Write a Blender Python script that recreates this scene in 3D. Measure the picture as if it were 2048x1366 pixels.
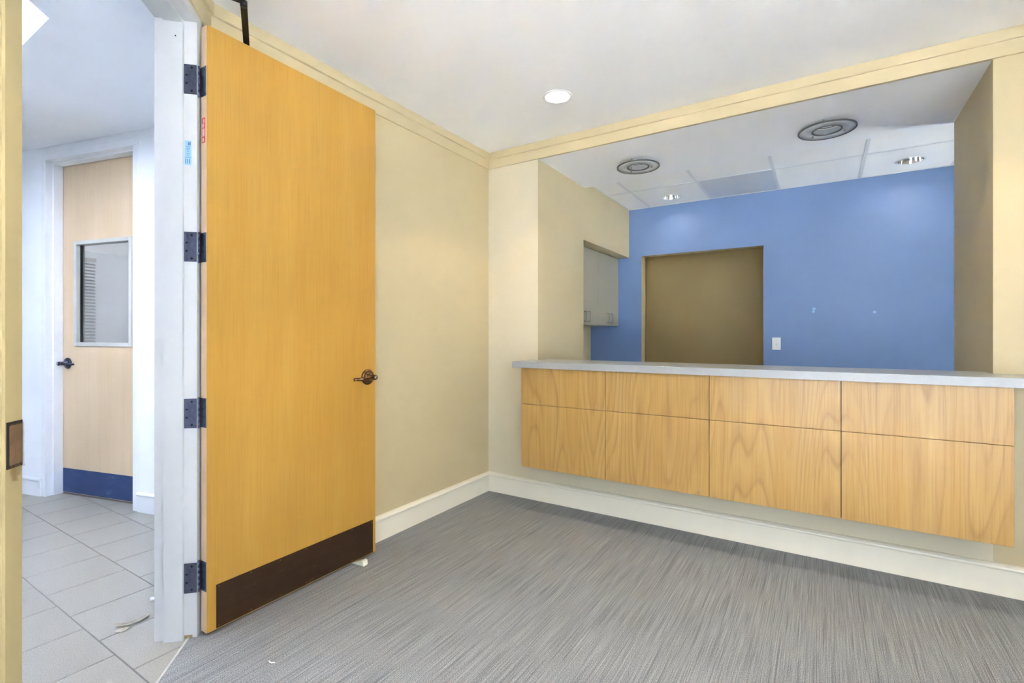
import bpy, bmesh, math, random
from mathutils import Vector, Matrix
random.seed(4)
S = bpy.context.scene
for o in list(bpy.data.objects):
    bpy.data.objects.remove(o)
COL = S.collection

# ------------------------------------------------------------------ camera
cam_d = bpy.data.cameras.new('camera')
cam = bpy.data.objects.new('camera', cam_d)
COL.objects.link(cam)
cam.location = (2.232, -3.181, 1.22)
cam.rotation_euler = (math.radians(90), 0, math.radians(32.323))
cam_d.sensor_width = 36.0
cam_d.lens = 984.6 / 2048 * 36.0
cam_d.shift_y = -12.0 / 2048
cam_d.clip_start = 0.02
S.camera = cam

# ------------------------------------------------------------------ world / exposure
W = bpy.data.worlds.new('overcast_sky')
S.world = W
W.use_nodes = True
bg = W.node_tree.nodes['Background']
bg.inputs['Color'].default_value = (0.68, 0.82, 1.0, 1)
bg.inputs['Strength'].default_value = 6.5
sun_d = bpy.data.lights.new('sun', 'SUN')
sun_d.energy = 76.0
sun_d.angle = math.radians(0.53)
sun_d.color = (0.91, 0.955, 1.0)
sun = bpy.data.objects.new('sun', sun_d)
COL.objects.link(sun)
# high sun from behind the counter side: lights the added bounce pavement, never shines straight in
sun.rotation_euler = Vector((0.26, -0.26, -0.93)).to_track_quat('-Z', 'Y').to_euler()
S.view_settings.view_transform = 'Standard'
S.view_settings.look = 'None'
S.view_settings.gamma = 1.0
S.view_settings.use_curve_mapping = False
S.view_settings.exposure = 0.08
S.cycles.max_bounces = 7
S.cycles.sample_clamp_indirect = 0.0
S.cycles.use_light_tree = False
LAMP_POWER = 32.0      # lobby downlights
CAN_POWER = 8.0       # office recessed cans
LAMP_COLOR = (1.0, 0.85, 0.64)
CAN_COLOR = (1.0, 0.90, 0.76)

H = 2.644              # ceiling height
ZS = 2.5262             # soffit over the counter
ZT = 2.577             # tile ceiling in the office
XL, XR = 0.447, 2.909  # counter opening
YB = 2.017             # blue wall
R2 = math.sqrt(0.5)


# ------------------------------------------------------------------ mesh helpers
class MB:
    def __init__(self):
        self.bm = bmesh.new()

    def box(self, x0, x1, y0, y1, z0, z1, bevel=0.0, mi=0, seg=1):
        r = bmesh.ops.create_cube(self.bm, size=1.0)
        vs = r['verts']
        for v in vs:
            v.co = Vector(((x0 + x1) / 2 + v.co.x * (x1 - x0), (y0 + y1) / 2 + v.co.y * (y1 - y0), (z0 + z1) / 2 + v.co.z * (z1 - z0)))
        fs = set(f for v in vs for f in v.link_faces)
        for f in fs:
            f.material_index = mi
        if bevel:
            es = set(e for v in vs for e in v.link_edges)
            bmesh.ops.bevel(self.bm, geom=list(es), offset=bevel, segments=seg, affect='EDGES', profile=0.5)
        return self

    def prism(self, poly, z0, z1, mi=0):
        b = [self.bm.verts.new((p[0], p[1], z0)) for p in poly]
        t = [self.bm.verts.new((p[0], p[1], z1)) for p in poly]
        n = len(poly)
        fs = [self.bm.faces.new(b[::-1]), self.bm.faces.new(t)]
        for i in range(n):
            fs.append(self.bm.faces.new((b[i], b[(i + 1) % n], t[(i + 1) % n], t[i])))
        for f in fs:
            f.material_index = mi
        return self

    def lathe(self, prof, center=(0, 0, 0), axis='Z', n=32, smooth=True, mi=0):
        rings = []
        for (r, h) in prof:
            ring = []
            if r < 1e-6:
                ring = [self.bm.verts.new(self._ax(0, 0, h, center, axis))] * n
            else:
                for i in range(n):
                    a = 2 * math.pi * i / n
                    ring.append(self.bm.verts.new(self._ax(r * math.cos(a), r * math.sin(a), h, center, axis)))
            rings.append(ring)
        for A, B in zip(rings, rings[1:]):
            for i in range(n):
                j = (i + 1) % n
                q = []
                for v in (A[i], A[j], B[j], B[i]):
                    if v not in q:
                        q.append(v)
                if len(q) >= 3:
                    f = self.bm.faces.new(q)
                    f.smooth = smooth
                    f.material_index = mi
        return self

    @staticmethod
    def _ax(a, b, h, c, axis):
        if axis == 'Z':
            return (c[0] + a, c[1] + b, c[2] + h)
        if axis == 'Y':
            return (c[0] + a, c[1] + h, c[2] + b)
        return (c[0] + h, c[1] + a, c[2] + b)

    def tube(self, pts, r, n=10, flat=(1, 1), smooth=True):
        pts = [Vector(p) for p in pts]
        rings = []
        up0 = Vector((0, 0, 1))
        for i, p in enumerate(pts):
            d = (pts[min(i + 1, len(pts) - 1)] - pts[max(i - 1, 0)]).normalized()
            up = up0 if abs(d.dot(up0)) < 0.95 else Vector((1, 0, 0))
            s = d.cross(up).normalized()
            u = s.cross(d).normalized()
            rr = r[i] if isinstance(r, (list, tuple)) else r
            rings.append([self.bm.verts.new(p + s * (rr * flat[0] * math.cos(2 * math.pi * k / n)) + u * (rr * flat[1] * math.sin(2 * math.pi * k / n))) for k in range(n)])
        for A, B in zip(rings, rings[1:]):
            for k in range(n):
                f = self.bm.faces.new((A[k], A[(k + 1) % n], B[(k + 1) % n], B[k]))
                f.smooth = smooth
        self.bm.faces.new(rings[0][::-1])
        self.bm.faces.new(rings[-1])
        return self

    def bar(self, a, b, w, t):
        """flat bar from a to b, w wide (horizontal), t thick (vertical)"""
        a = Vector(a); b = Vector(b)
        d = (b - a).normalized()
        s = d.cross(Vector((0, 0, 1))).normalized() * (w / 2)
        u = s.cross(d).normalized() * (t / 2)
        v = [self.bm.verts.new(p) for p in (a + s + u, a - s + u, a - s - u, a + s - u, b + s + u, b - s + u, b - s - u, b + s - u)]
        for q in ((0, 1, 2, 3), (7, 6, 5, 4), (0, 4, 5, 1), (1, 5, 6, 2), (2, 6, 7, 3), (3, 7, 4, 0)):
            self.bm.faces.new([v[i] for i in q])
        return self

    def build(self, name, mats, parent=None, loc=None, rz=0.0, recalc=True):
        if recalc:
            bmesh.ops.recalc_face_normals(self.bm, faces=self.bm.faces)
        me = bpy.data.meshes.new(name)
        self.bm.to_mesh(me)
        self.bm.free()
        if not isinstance(mats, (list, tuple)):
            mats = [mats]
        for m in mats:
            me.materials.append(m)
        return link(name, me, parent, loc, rz)


def link(name, me, parent=None, loc=None, rz=0.0):
    o = bpy.data.objects.new(name, me)
    COL.objects.link(o)
    if parent is not None:
        o.parent = parent
    if loc is not None:
        o.location = loc
    o.rotation_euler = (0, 0, rz)
    return o


def struct(o, label=None):
    o['kind'] = 'structure'
    if label:
        o['label'] = label
    return o


def tag(o, label, cat, group=None):
    o['label'] = label
    o['category'] = cat
    if group:
        o['group'] = group
    return o


def empty(name, loc, rz=0.0):
    o = link(name, None, None, loc, rz)
    o.empty_display_size = 0.05
    return o


def copy_tree(o, parent=None):
    c = o.copy()
    COL.objects.link(c)
    if parent is not None:
        c.parent = parent
    for ch in [x for x in bpy.data.objects if x.parent == o]:
        copy_tree(ch, c)
    return c


def sweep(name, mat, path, prof, side=1):
    """sweep a profile [(out, z)] along a horizontal polyline with mitred corners; out is to the left of travel * side"""
    P = [Vector((p[0], p[1])) for p in path]
    bm = bmesh.new()
    rings = []
    for i, p in enumerate(P):
        if i == 0:
            d = (P[1] - P[0]).normalized(); m = Vector((-d.y, d.x)); k = 1
        elif i == len(P) - 1:
            d = (P[-1] - P[-2]).normalized(); m = Vector((-d.y, d.x)); k = 1
        else:
            d1 = (P[i] - P[i - 1]).normalized(); d2 = (P[i + 1] - P[i]).normalized()
            n1 = Vector((-d1.y, d1.x)); n2 = Vector((-d2.y, d2.x))
            m = (n1 + n2).normalized(); k = 1 / m.dot(n1)
        rings.append([bm.verts.new((p.x + m.x * k * o * side, p.y + m.y * k * o * side, z)) for (o, z) in prof])
    n = len(prof)
    for A, B in zip(rings, rings[1:]):
        for j in range(n):
            bm.faces.new((A[j], A[(j + 1) % n], B[(j + 1) % n], B[j]))
    bm.faces.new(rings[0][::-1]); bm.faces.new(rings[-1])
    bmesh.ops.recalc_face_normals(bm, faces=bm.faces)
    me = bpy.data.meshes.new(name)
    bm.to_mesh(me); bm.free()
    me.materials.append(mat)
    return link(name, me)


# ------------------------------------------------------------------ materials
def srgb(r, g, b):
    def f(c):
        c /= 255.0
        return c / 12.92 if c <= 0.04045 else ((c + 0.055) / 1.055) ** 2.4
    return (f(r), f(g), f(b), 1)


def new_mat(name):
    m = bpy.data.materials.new(name)
    m.use_nodes = True
    nt = m.node_tree
    return m, nt, nt.nodes['Principled BSDF']


def coords(nt, scale=(1, 1, 1), loc=(0, 0, 0)):
    tc = nt.nodes.new('ShaderNodeTexCoord')
    mp = nt.nodes.new('ShaderNodeMapping')
    mp.inputs['Scale'].default_value = scale
    mp.inputs['Location'].default_value = loc
    nt.links.new(tc.outputs['Object'], mp.inputs['Vector'])
    return mp.outputs['Vector']


def noise(nt, vec, scale, detail=2, rough=0.5):
    n = nt.nodes.new('ShaderNodeTexNoise')
    n.inputs['Scale'].default_value = scale
    n.inputs['Detail'].default_value = detail
    n.inputs['Roughness'].default_value = rough
    nt.links.new(vec, n.inputs['Vector'])
    return n.outputs['Fac']


def ramp(nt, fac, stops):
    r = nt.nodes.new('ShaderNodeValToRGB')
    els = r.color_ramp.elements
    while len(els) < len(stops):
        els.new(0.5)
    for e, (p, c) in zip(els, stops):
        e.position = p
        e.color = c
    nt.links.new(fac, r.inputs['Fac'])
    return r.outputs['Color']


def mixc(nt, a, b, fac, mode='MIX'):
    m = nt.nodes.new('ShaderNodeMix')
    m.data_type = 'RGBA'
    m.blend_type = mode
    for sock, v in ((m.inputs[6], a), (m.inputs[7], b)):
        if hasattr(v, 'is_linked') or hasattr(v, 'links'):
            nt.links.new(v, sock)
        else:
            sock.default_value = v
    if isinstance(fac, (int, float)):
        m.inputs[0].default_value = fac
    else:
        nt.links.new(fac, m.inputs[0])
    return m.outputs[2]


def math_n(nt, op, a, b=None):
    m = nt.nodes.new('ShaderNodeMath')
    m.operation = op
    for i, v in enumerate((a, b)):
        if v is None:
            continue
        if isinstance(v, (int, float)):
            m.inputs[i].default_value = v
        else:
            nt.links.new(v, m.inputs[i])
    return m.outputs[0]


def bump(nt, bsdf, h, strength, dist=0.002):
    b = nt.nodes.new('ShaderNodeBump')
    b.inputs['Strength'].default_value = strength
    b.inputs['Distance'].default_value = dist
    nt.links.new(h, b.inputs['Height'])
    nt.links.new(b.outputs['Normal'], bsdf.inputs['Normal'])


def paint(name, col, rough=0.55, var=0.03, bump_s=0.15):
    m, nt, b = new_mat(name)
    v = coords(nt)
    n = noise(nt, v, 1.7, 3)
    lo = tuple(c * (1 - var) for c in col[:3]) + (1,)
    hi = tuple(min(1, c * (1 + var)) for c in col[:3]) + (1,)
    c = ramp(nt, n, [(0.35, lo), (0.65, hi)])
    nt.links.new(c, b.inputs['Base Color'])
    b.inputs['Roughness'].default_value = rough
    return m


def plain(name, col, rough=0.4, metal=0.0, var=0.06, scale=30):
    m, nt, b = new_mat(name)
    n = noise(nt, coords(nt), scale, 3)
    lo = tuple(c * (1 - var) for c in col[:3]) + (1,)
    hi = tuple(min(1, c * (1 + var)) for c in col[:3]) + (1,)
    nt.links.new(ramp(nt, n, [(0.3, lo), (0.7, hi)]), b.inputs['Base Color'])
    b.inputs['Roughness'].default_value = rough
    b.inputs['Metallic'].default_value = metal
    return m


def wood(name, light, mid, dark, rings=9.0, ring_mix=0.5, width=2.6, length=0.55, rough=0.38, streak=0.5, patch=0.25, off=(0, 0, 0)):
    """vertical-grained veneer: contour lines of a stretched noise make the cathedral figure"""
    m, nt, b = new_mat(name)
    v = coords(nt, (width, width, length), off)
    base = noise(nt, v, 1.0, 1.5, 0.4)
    cont = math_n(nt, 'FRACT', math_n(nt, 'MULTIPLY', base, rings))
    line = ramp(nt, cont, [(0.0, (0.9, 0.9, 0.9, 1)), (0.10, (0.45, 0.45, 0.45, 1)), (0.55, (0, 0, 0, 1)), (0.85, (0.15, 0.15, 0.15, 1)), (0.99, (0.9, 0.9, 0.9, 1))])
    v2 = coords(nt, (170, 170, 3.0), off)
    fine = noise(nt, v2, 1.0, 3, 0.6)
    v3 = coords(nt, (9, 9, 0.4), off)
    mid_n = noise(nt, v3, 1.0, 2, 0.5)
    v4 = coords(nt, (1.6, 1.6, 1.1), off)
    patch_n = noise(nt, v4, 1.0, 2, 0.5)
    c1 = ramp(nt, fine, [(0.30, dark), (0.50, mid), (0.72, light)])
    c0 = ramp(nt, mid_n, [(0.3, mid), (0.7, light)])
    c = mixc(nt, c0, c1, streak)
    mask = ramp(nt, mid_n, [(0.35, (0.25, 0.25, 0.25, 1)), (0.6, (1, 1, 1, 1))])
    fac = math_n(nt, 'MULTIPLY', math_n(nt, 'MULTIPLY', line, mask), ring_mix)
    c = mixc(nt, c, dark, fac)
    pr = ramp(nt, patch_n, [(0.3, (1 - patch, 1 - patch * 1.1, 1 - patch * 1.3, 1)), (0.7, (1, 1, 1, 1))])
    c = mixc(nt, c, pr, 1.0, 'MULTIPLY')
    nt.links.new(c, b.inputs['Base Color'])
    b.inputs['Roughness'].default_value = rough
    return m


def carpet_mat():
    m, nt, b = new_mat('carpet_loop_grey')
    vA = coords(nt, (270, 3.2, 1))
    nA = noise(nt, vA, 1.0, 2, 0.6)
    vB = coords(nt, (430, 300, 1))
    nB = noise(nt, vB, 1.0, 1, 0.6)
    vC = coords(nt, (105, 0.9, 1))
    nC = noise(nt, vC, 1.0, 1, 0.5)
    s = math_n(nt, 'ADD', math_n(nt, 'MULTIPLY', nA, 0.32), math_n(nt, 'MULTIPLY', nB, 0.68))
    c = ramp(nt, s, [(0.32, srgb(86, 87, 90)), (0.46, srgb(132, 132, 133)), (0.55, srgb(158, 158, 157)), (0.68, srgb(206, 205, 202))])
    # thin darker furrows between the loops, running with the streaks
    ln = ramp(nt, math_n(nt, 'ABSOLUTE', math_n(nt, 'SUBTRACT', nC, 0.5)), [(0.0, (0.74, 0.74, 0.75, 1)), (0.015, (0.84, 0.84, 0.85, 1)), (0.04, (1, 1, 1, 1))])
    c = mixc(nt, c, ln, 1.0, 'MULTIPLY')
    nt.links.new(c, b.inputs['Base Color'])
    b.inputs['Roughness'].default_value = 0.95
    b.inputs['Specular IOR Level'].default_value = 0.15
    bump(nt, b, s, 0.8, 0.004)
    return m


def tile_mat():
    m, nt, b = new_mat('porcelain_tile')
    v = coords(nt)
    n1 = noise(nt, v, 260, 2, 0.6)
    n2 = noise(nt, v, 3.0, 3)
    c1 = ramp(nt, n1, [(0.3, srgb(136, 130, 121)), (0.5, srgb(160, 155, 146)), (0.7, srgb(172, 168, 160))])
    c2 = ramp(nt, n2, [(0.3, (0.93, 0.92, 0.9, 1)), (0.7, (1, 1, 1, 1))])
    nt.links.new(mixc(nt, c1, c2, 1.0, 'MULTIPLY'), b.inputs['Base Color'])
    b.inputs['Roughness'].default_value = 0.38
    return m


def plate_mat(name, col, metal, rough, scr):
    m, nt, b = new_mat(name)
    v = coords(nt, (3, 3, 9))
    smear = noise(nt, v, 2.2, 5, 0.7)
    v2 = coords(nt, (2.0, 1, 26))
    s2 = noise(nt, v2, 5.0, 4, 0.7)
    c = ramp(nt, smear, [(0.3, tuple(x * 0.75 for x in col[:3]) + (1,)), (0.62, col), (0.8, scr)])
    c = mixc(nt, c, ramp(nt, s2, [(0.66, col), (0.78, scr)]), 0.25)
    nt.links.new(c, b.inputs['Base Color'])
    b.inputs['Metallic'].default_value = metal
    b.inputs['Roughness'].default_value = rough
    return m


def emis(name, col, strength):
    m, nt, b = new_mat(name)
    b.inputs['Base Color'].default_value = (0.9, 0.9, 0.9, 1)
    b.inputs['Emission Color'].default_value = col
    b.inputs['Emission Strength'].default_value = strength
    return m


def glass_mat(name, tint=(0.95, 0.97, 0.98, 1), refl=0.12):
    m = bpy.data.materials.new(name)
    m.use_nodes = True
    nt = m.node_tree
    nt.nodes.clear()
    out = nt.nodes.new('ShaderNodeOutputMaterial')
    tr = nt.nodes.new('ShaderNodeBsdfTransparent')
    tr.inputs['Color'].default_value = tint
    gl = nt.nodes.new('ShaderNodeBsdfGlossy')
    gl.inputs['Roughness'].default_value = 0.02
    mx = nt.nodes.new('ShaderNodeMixShader')
    mx.inputs[0].default_value = refl
    nt.links.new(tr.outputs[0], mx.inputs[1])
    nt.links.new(gl.outputs[0], mx.inputs[2])
    nt.links.new(mx.outputs[0], out.inputs['Surface'])
    return m


def opal_mat(name):
    m = bpy.data.materials.new(name)
    m.use_nodes = True
    nt = m.node_tree
    nt.nodes.clear()
    out = nt.nodes.new('ShaderNodeOutputMaterial')
    tr = nt.nodes.new('ShaderNodeBsdfTranslucent')
    tr.inputs['Color'].default_value = (0.40, 0.43, 0.49, 1)
    nt.links.new(tr.outputs[0], out.inputs['Surface'])
    return m


def perforated_mat(name, col, dark, scale):
    m, nt, b = new_mat(name)
    v = coords(nt)
    vo = nt.nodes.new('ShaderNodeTexVoronoi')
    vo.inputs['Scale'].default_value = scale
    vo.inputs['Randomness'].default_value = 0.0
    nt.links.new(v, vo.inputs['Vector'])
    c = ramp(nt, vo.outputs['Distance'], [(0.32, dark), (0.42, col)])
    nt.links.new(c, b.inputs['Base Color'])
    b.inputs['Roughness'].default_value = 0.4
    b.inputs['Metallic'].default_value = 0.3
    return m


M = {}
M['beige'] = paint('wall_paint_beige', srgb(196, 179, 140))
M['cream'] = paint('wall_paint_cream', srgb(212, 200, 172))  # beige made lighter: light on the lobby-facing counter wall put into the colour
M['trim'] = paint('trim_paint_beige', srgb(198, 181, 143), 0.4, 0.02, 0.05)
M['base'] = paint('base_paint_cream', srgb(235, 226, 205), 0.4, 0.02, 0.05)
M['frame'] = paint('frame_paint_cream', srgb(202, 202, 202), 0.35, 0.02, 0.05)
M['latch'] = paint('latch_jamb_paint_tan', srgb(176, 160, 116), 0.4, 0.02)  # frame paint made darker: shade on the latch jamb put into the colour
M['white'] = paint('hall_paint_white', srgb(244, 245, 249), 0.55)
M['hallframe'] = paint('hall_frame_white', srgb(240, 241, 246), 0.35, 0.01, 0.03)
M['ceil'] = paint('ceiling_paint_white', srgb(245, 244, 244), 0.7, 0.01)
M['blue'] = paint('wall_paint_blue', srgb(115, 142, 187), 0.5, 0.04)
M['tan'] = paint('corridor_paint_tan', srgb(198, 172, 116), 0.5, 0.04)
M['carpet'] = carpet_mat()
M['tile'] = tile_mat()
M['grout'] = plain('grout_grey', srgb(126, 122, 116), 0.9)
M['door'] = wood('door_veneer_golden', srgb(200, 156, 72), srgb(190, 142, 57), srgb(168, 117, 44), 7, 0.22, 1.5, 0.28, 0.36, 0.35, 0.10)
M['edge'] = wood('door_edge_wood', srgb(240, 210, 176), srgb(232, 198, 160), srgb(216, 178, 138), 5, 0.15, 4, 0.4, 0.4, 0.3, 0.05)
M['oak'] = wood('oak_panel_veneer', srgb(198, 162, 100), srgb(188, 147, 80), srgb(140, 94, 44), 24, 0.52, 3.4, 0.45, 0.32, 0.34, 0.14)
M['maple'] = wood('hall_door_veneer_pale', srgb(234, 208, 176), srgb(226, 198, 162), srgb(208, 178, 140), 6, 0.12, 1.6, 0.3, 0.42, 0.25, 0.12)  # the golden door wood, paled by hall light painted into it
M['kick'] = plate_mat('kick_plate_bronze', srgb(72, 50, 34), 0.55, 0.42, srgb(116, 104, 84))
M['kickblue'] = plate_mat('kick_plate_blue_steel', srgb(64, 86, 140), 0.5, 0.38, srgb(128, 142, 178))  # bronze plate with the blue hall light painted into its colour
M['hinge'] = plain('hinge_dark_steel', srgb(92, 96, 116), 0.34, 0.8, 0.15, 60)
M['screw'] = plain('screw_dark', srgb(40, 40, 46), 0.4, 0.8)
M['bronze'] = plain('lever_aged_bronze', srgb(112, 84, 54), 0.28, 0.9, 0.2, 50)
M['leverdark'] = plain('lever_dark_steel', srgb(74, 74, 90), 0.3, 0.85, 0.15, 50)
M['black'] = plain('closer_black_metal', srgb(26, 24, 24), 0.45, 0.4)
M['laminate'] = plain('laminate_grey', srgb(158, 159, 158), 0.28, 0.0, 0.02, 80)
M['cabinet'] = plain('cabinet_laminate_greige', srgb(158, 151, 130), 0.4, 0.0, 0.02, 60)
M['nickel'] = plain('pull_nickel', srgb(150, 148, 140), 0.3, 0.9)
M['plastic'] = plain('switch_plastic_white', srgb(238, 238, 236), 0.35, 0.0, 0.01)
M['lamp'] = emis('lamp_lens_lit', (1.0, 0.95, 0.86, 1), 9.0)
M['lampoff'] = plain('lamp_glass_dull', srgb(206, 206, 204), 0.25)
M['trimwhite'] = plain('lamp_trim_white', srgb(228, 228, 226), 0.4, 0.0, 0.01)
M['chrome'] = plain('reflector_chrome', srgb(214, 216, 220), 0.14, 1.0, 0.02)
M['ringdark'] = plain('ring_rim_dark', srgb(96, 96, 94), 0.4, 0.3)
M['ringmesh'] = perforated_mat('ring_perforated_mesh', srgb(222, 222, 220), srgb(160, 160, 158), 330)
M['ctile'] = paint('ceiling_tile_white', srgb(246, 244, 240), 0.85, 0.01, 0.4)
M['vent'] = perforated_mat('return_air_panel', srgb(226, 225, 222), srgb(196, 195, 192), 120)
M['tee'] = plain('grid_tee_white', srgb(226, 226, 224), 0.4, 0.0, 0.01)
M['glass'] = glass_mat('vision_glass', (0.74, 0.73, 0.72, 1), 0.07)
M['sash'] = paint('vision_frame_grey', srgb(206, 203, 196), 0.4, 0.02, 0.03)
M['gasket'] = plain('gasket_black', srgb(22, 22, 24), 0.6)
M['red'] = plain('label_red', srgb(222, 60, 60), 0.4, 0.0, 0.02)
M['pink'] = plain('label_pink', srgb(240, 190, 186), 0.4, 0.0, 0.02)
M['stickerblue'] = plain('sticker_blue', srgb(146, 190, 228), 0.4, 0.0, 0.02)
M['ink'] = plain('ink_navy', srgb(60, 80, 130), 0.5)
M['film'] = glass_mat('tape_film', (0.80, 0.74, 0.66, 1), 0.14)
M['hole'] = plain('strike_box_dark', srgb(30, 26, 26), 0.6)
M['strike'] = plain('strike_box_brown', srgb(146, 120, 96), 0.45, 0.3, 0.2, 40)
M['rubber'] = plain('wedge_rubber_cream', srgb(232, 226, 204), 0.6)
M['paper'] = plain('scrap_paper', srgb(216, 206, 188), 0.8, 0.0, 0.06, 60)
M['whitebit'] = plain('white_crumb', srgb(246, 246, 246), 0.7)
M['strip'] = plain('edge_strip_grey', srgb(200, 198, 192), 0.4, 0.3)
M['officefloor'] = plain('office_floor_grey', srgb(176, 174, 170), 0.9)
M['grime'] = plain('jamb_grime_brown', srgb(150, 130, 96), 0.8, 0.0, 0.2, 120)

# ------------------------------------------------------------------ room shell
def diag(s, d):
    """point on the 45-degree doorway wall: s along it from the left wall corner, d out into the lobby"""
    return (s * R2 + d * R2, -2.09 - s * R2 + d * R2)

# unseen pale pavement, added to bounce sunlight up onto the ceiling
m = MB().box(-30, 34, -36, 30, -0.30, -0.15)
struct(m.build('ground', plain('pavement_concrete', srgb(194, 194, 196), 0.9)), 'pale concrete pavement outside')

# lobby floor (carpet): edge at the doorway lies 3 cm inside the frame
DC = -0.030
e0 = diag(-0.06, DC); e1 = diag(1.9, DC)
m = MB().prism([(0.0, 0.02), e0, e1, (e1[0], -5.8), (4.1, -5.8), (4.1, 0.02)], -0.06, 0.0)
struct(m.build('floor', M['carpet']), 'grey streaked loop carpet floor of the lobby')
m = MB().prism([diag(0.06, DC - 0.004), diag(1.2, DC - 0.004), diag(1.2, DC + 0.004), diag(0.06, DC + 0.004)], -0.01, 0.0022)
struct(m.build('trim_6', M['strip']), 'thin pale edge strip between carpet and tile')
m = MB().box(-0.05, 4.6, 0.02, 4.4, -0.06, -0.001)
struct(m.build('floor_office', M['officefloor']), 'office floor behind the counter')

# walls of the lobby
m = MB().box(-0.12, 0.0, -2.10, YB + 0.12, 0, H + 0.05)
struct(m.build('wall_left', M['beige']), 'beige wall behind the open wooden door')
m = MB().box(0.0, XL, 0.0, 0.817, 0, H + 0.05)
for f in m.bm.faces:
    f.material_index = 0 if f.calc_center_median().y < 0.001 else 1  # only the front face takes the tone with light painted in
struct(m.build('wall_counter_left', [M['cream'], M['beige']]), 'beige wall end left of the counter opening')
struct(MB().box(XR, 4.1, 0.0, 0.82, 0, H + 0.05).build('wall_counter_right', M['beige']), 'beige pillar right of the counter opening')
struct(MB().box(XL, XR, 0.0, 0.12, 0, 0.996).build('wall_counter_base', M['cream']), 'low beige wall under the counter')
struct(MB().box(XL, XR, 0.0, 0.012, ZS, H + 0.05).build('wall_counter_header', M['beige']), 'beige header above the counter opening')
m = MB().box(0.0, XL, 0.817, YB + 0.01, 2.063, H + 0.05)
struct(m.build('wall_header', M['beige']), 'beige bulkhead above the wall cabinets')
m = MB()
m.prism([diag(0.0, -0.006), diag(0.075, -0.006), diag(0.075, -0.146), diag(-0.06, -0.146)], 0, H + 0.05)
m.prism([diag(1.11, -0.006), diag(1.9, -0.006), diag(1.9, -0.146), diag(1.11, -0.146)], 0, H + 0.05)
m.prism([diag(0.075, -0.006), diag(1.11, -0.006), diag(1.11, -0.146), diag(0.075, -0.146)], 2.53, H + 0.05)
struct(m.build('wall_doorway', M['beige']), 'angled beige wall around the doorway')
q = diag(1.9, -0.006)
m = MB().box(q[0] - 0.12, q[0], -5.8, q[1] + 0.03, 0, H + 0.05)
struct(m.build('wall_side', M['beige']))
# back wall and right wall of the lobby: tall windows behind the camera
m = MB()
m.box(q[0], 4.1, -4.92, -4.8, 0, 0.08)
m.box(q[0], 4.1, -4.92, -4.8, 2.50, H + 0.05)
for a, b in ((q[0], q[0] + 0.15), (2.66, 2.78), (3.95, 4.1)):
    m.box(a, b, -4.92, -4.8, 0.08, 2.50)
struct(m.build('wall_back', M['beige']))
m = MB()
m.box(4.1, 4.22, -4.8, 0.82, 0, 0.08)
m.box(4.1, 4.22, -4.8, 0.82, 2.50, H + 0.05)
for a, b in ((-4.8, -4.6), (-2.3, 0.82)):
    m.box(4.1, 4.22, a, b, 0.08, 2.50)
struct(m.build('wall_right', M['beige']))

# lobby ceiling (outline follows the room)
def poly_ceiling(name, pts, z0, z1, mat, label=None):
    m = MB().prism(pts, z0, z1)
    return struct(m.build(name, mat), label)

poly_ceiling('ceiling', [(0.0, 0.0), diag(0.0, -0.006), diag(1.9, -0.006), (q[0], -4.8), (4.1, -4.8), (4.1, 0.0)], H, H + 0.06, M['ceil'], 'flat white lobby ceiling')
m = MB().box(XL, XR, 0.012, 0.849, ZS, ZS + 0.2)
struct(m.build('ceiling_soffit', M['ceil']), 'lowered white soffit above the counter')

# windows: slim frames in the openings behind the camera
def window_frame(name, x0, x1, y0, y1, z0, z1):
    m = MB()
    t = 0.05
    if abs(x1 - x0) > abs(y1 - y0):
        for a, b in ((x0, x0 + t), ((x0 + x1) / 2 - t / 2, (x0 + x1) / 2 + t / 2), (x1 - t, x1)):
            m.box(a, b, y0, y1, z0, z1)
        for a, b in ((z0, z0 + t), (z1 - t, z1)):
            m.box(x0, x1, y0, y1, a, b)
    else:
        for a, b in ((y0, y0 + t), ((y0 + y1) / 2 - t / 2, (y0 + y1) / 2 + t / 2), (y1 - t, y1)):
            m.box(x0, x1, a, b, z0, z1)
        for a, b in ((z0, z0 + t), (z1 - t, z1)):
            m.box(x0, x1, y0, y1, a, b)
    return struct(m.build(name, M['frame']))

def portal(loc, rot, sx, sy):
    d = bpy.data.lights.new('window_portal', 'AREA')
    d.shape = 'RECTANGLE'
    d.size, d.size_y = sx, sy
    d.cycles.is_portal = True
    o = bpy.data.objects.new('window_portal', d)
    COL.objects.link(o)
    o.location = loc
    o.rotation_euler = rot

window_frame('window_1', q[0] + 0.15, 2.66, -4.88, -4.83, 0.08, 2.5)
window_frame('window_2', 2.78, 3.95, -4.88, -4.83, 0.08, 2.5)
window_frame('window_3', 4.13, 4.18, -4.6, -2.3, 0.08, 2.5)
hp = math.pi / 2
portal((2.75, -4.93, 1.29), (hp, 0, 0), 2.5, 2.42)      # -Z -> +Y
portal((4.23, -3.45, 1.29), (hp, 0, hp), 2.3, 2.42)     # -Z -> -X

m = MB()
m.box(-0.2, 4.6, -5.1, 5.0, 2.86, 2.95)
m.box(-0.2, 1.3, -6.4, -5.1, 2.86, 2.95)
m.box(-5.3, -2.4, -6.4, 5.0, 2.86, 2.95)
m.box(-2.4, -0.2, -2.33, 5.0, 2.86, 2.95)
m.box(-2.4, -0.2, -6.4, -4.22, 2.86, 2.95)
struct(m.build('roof', M['grout']), 'flat roof slab')

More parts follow.
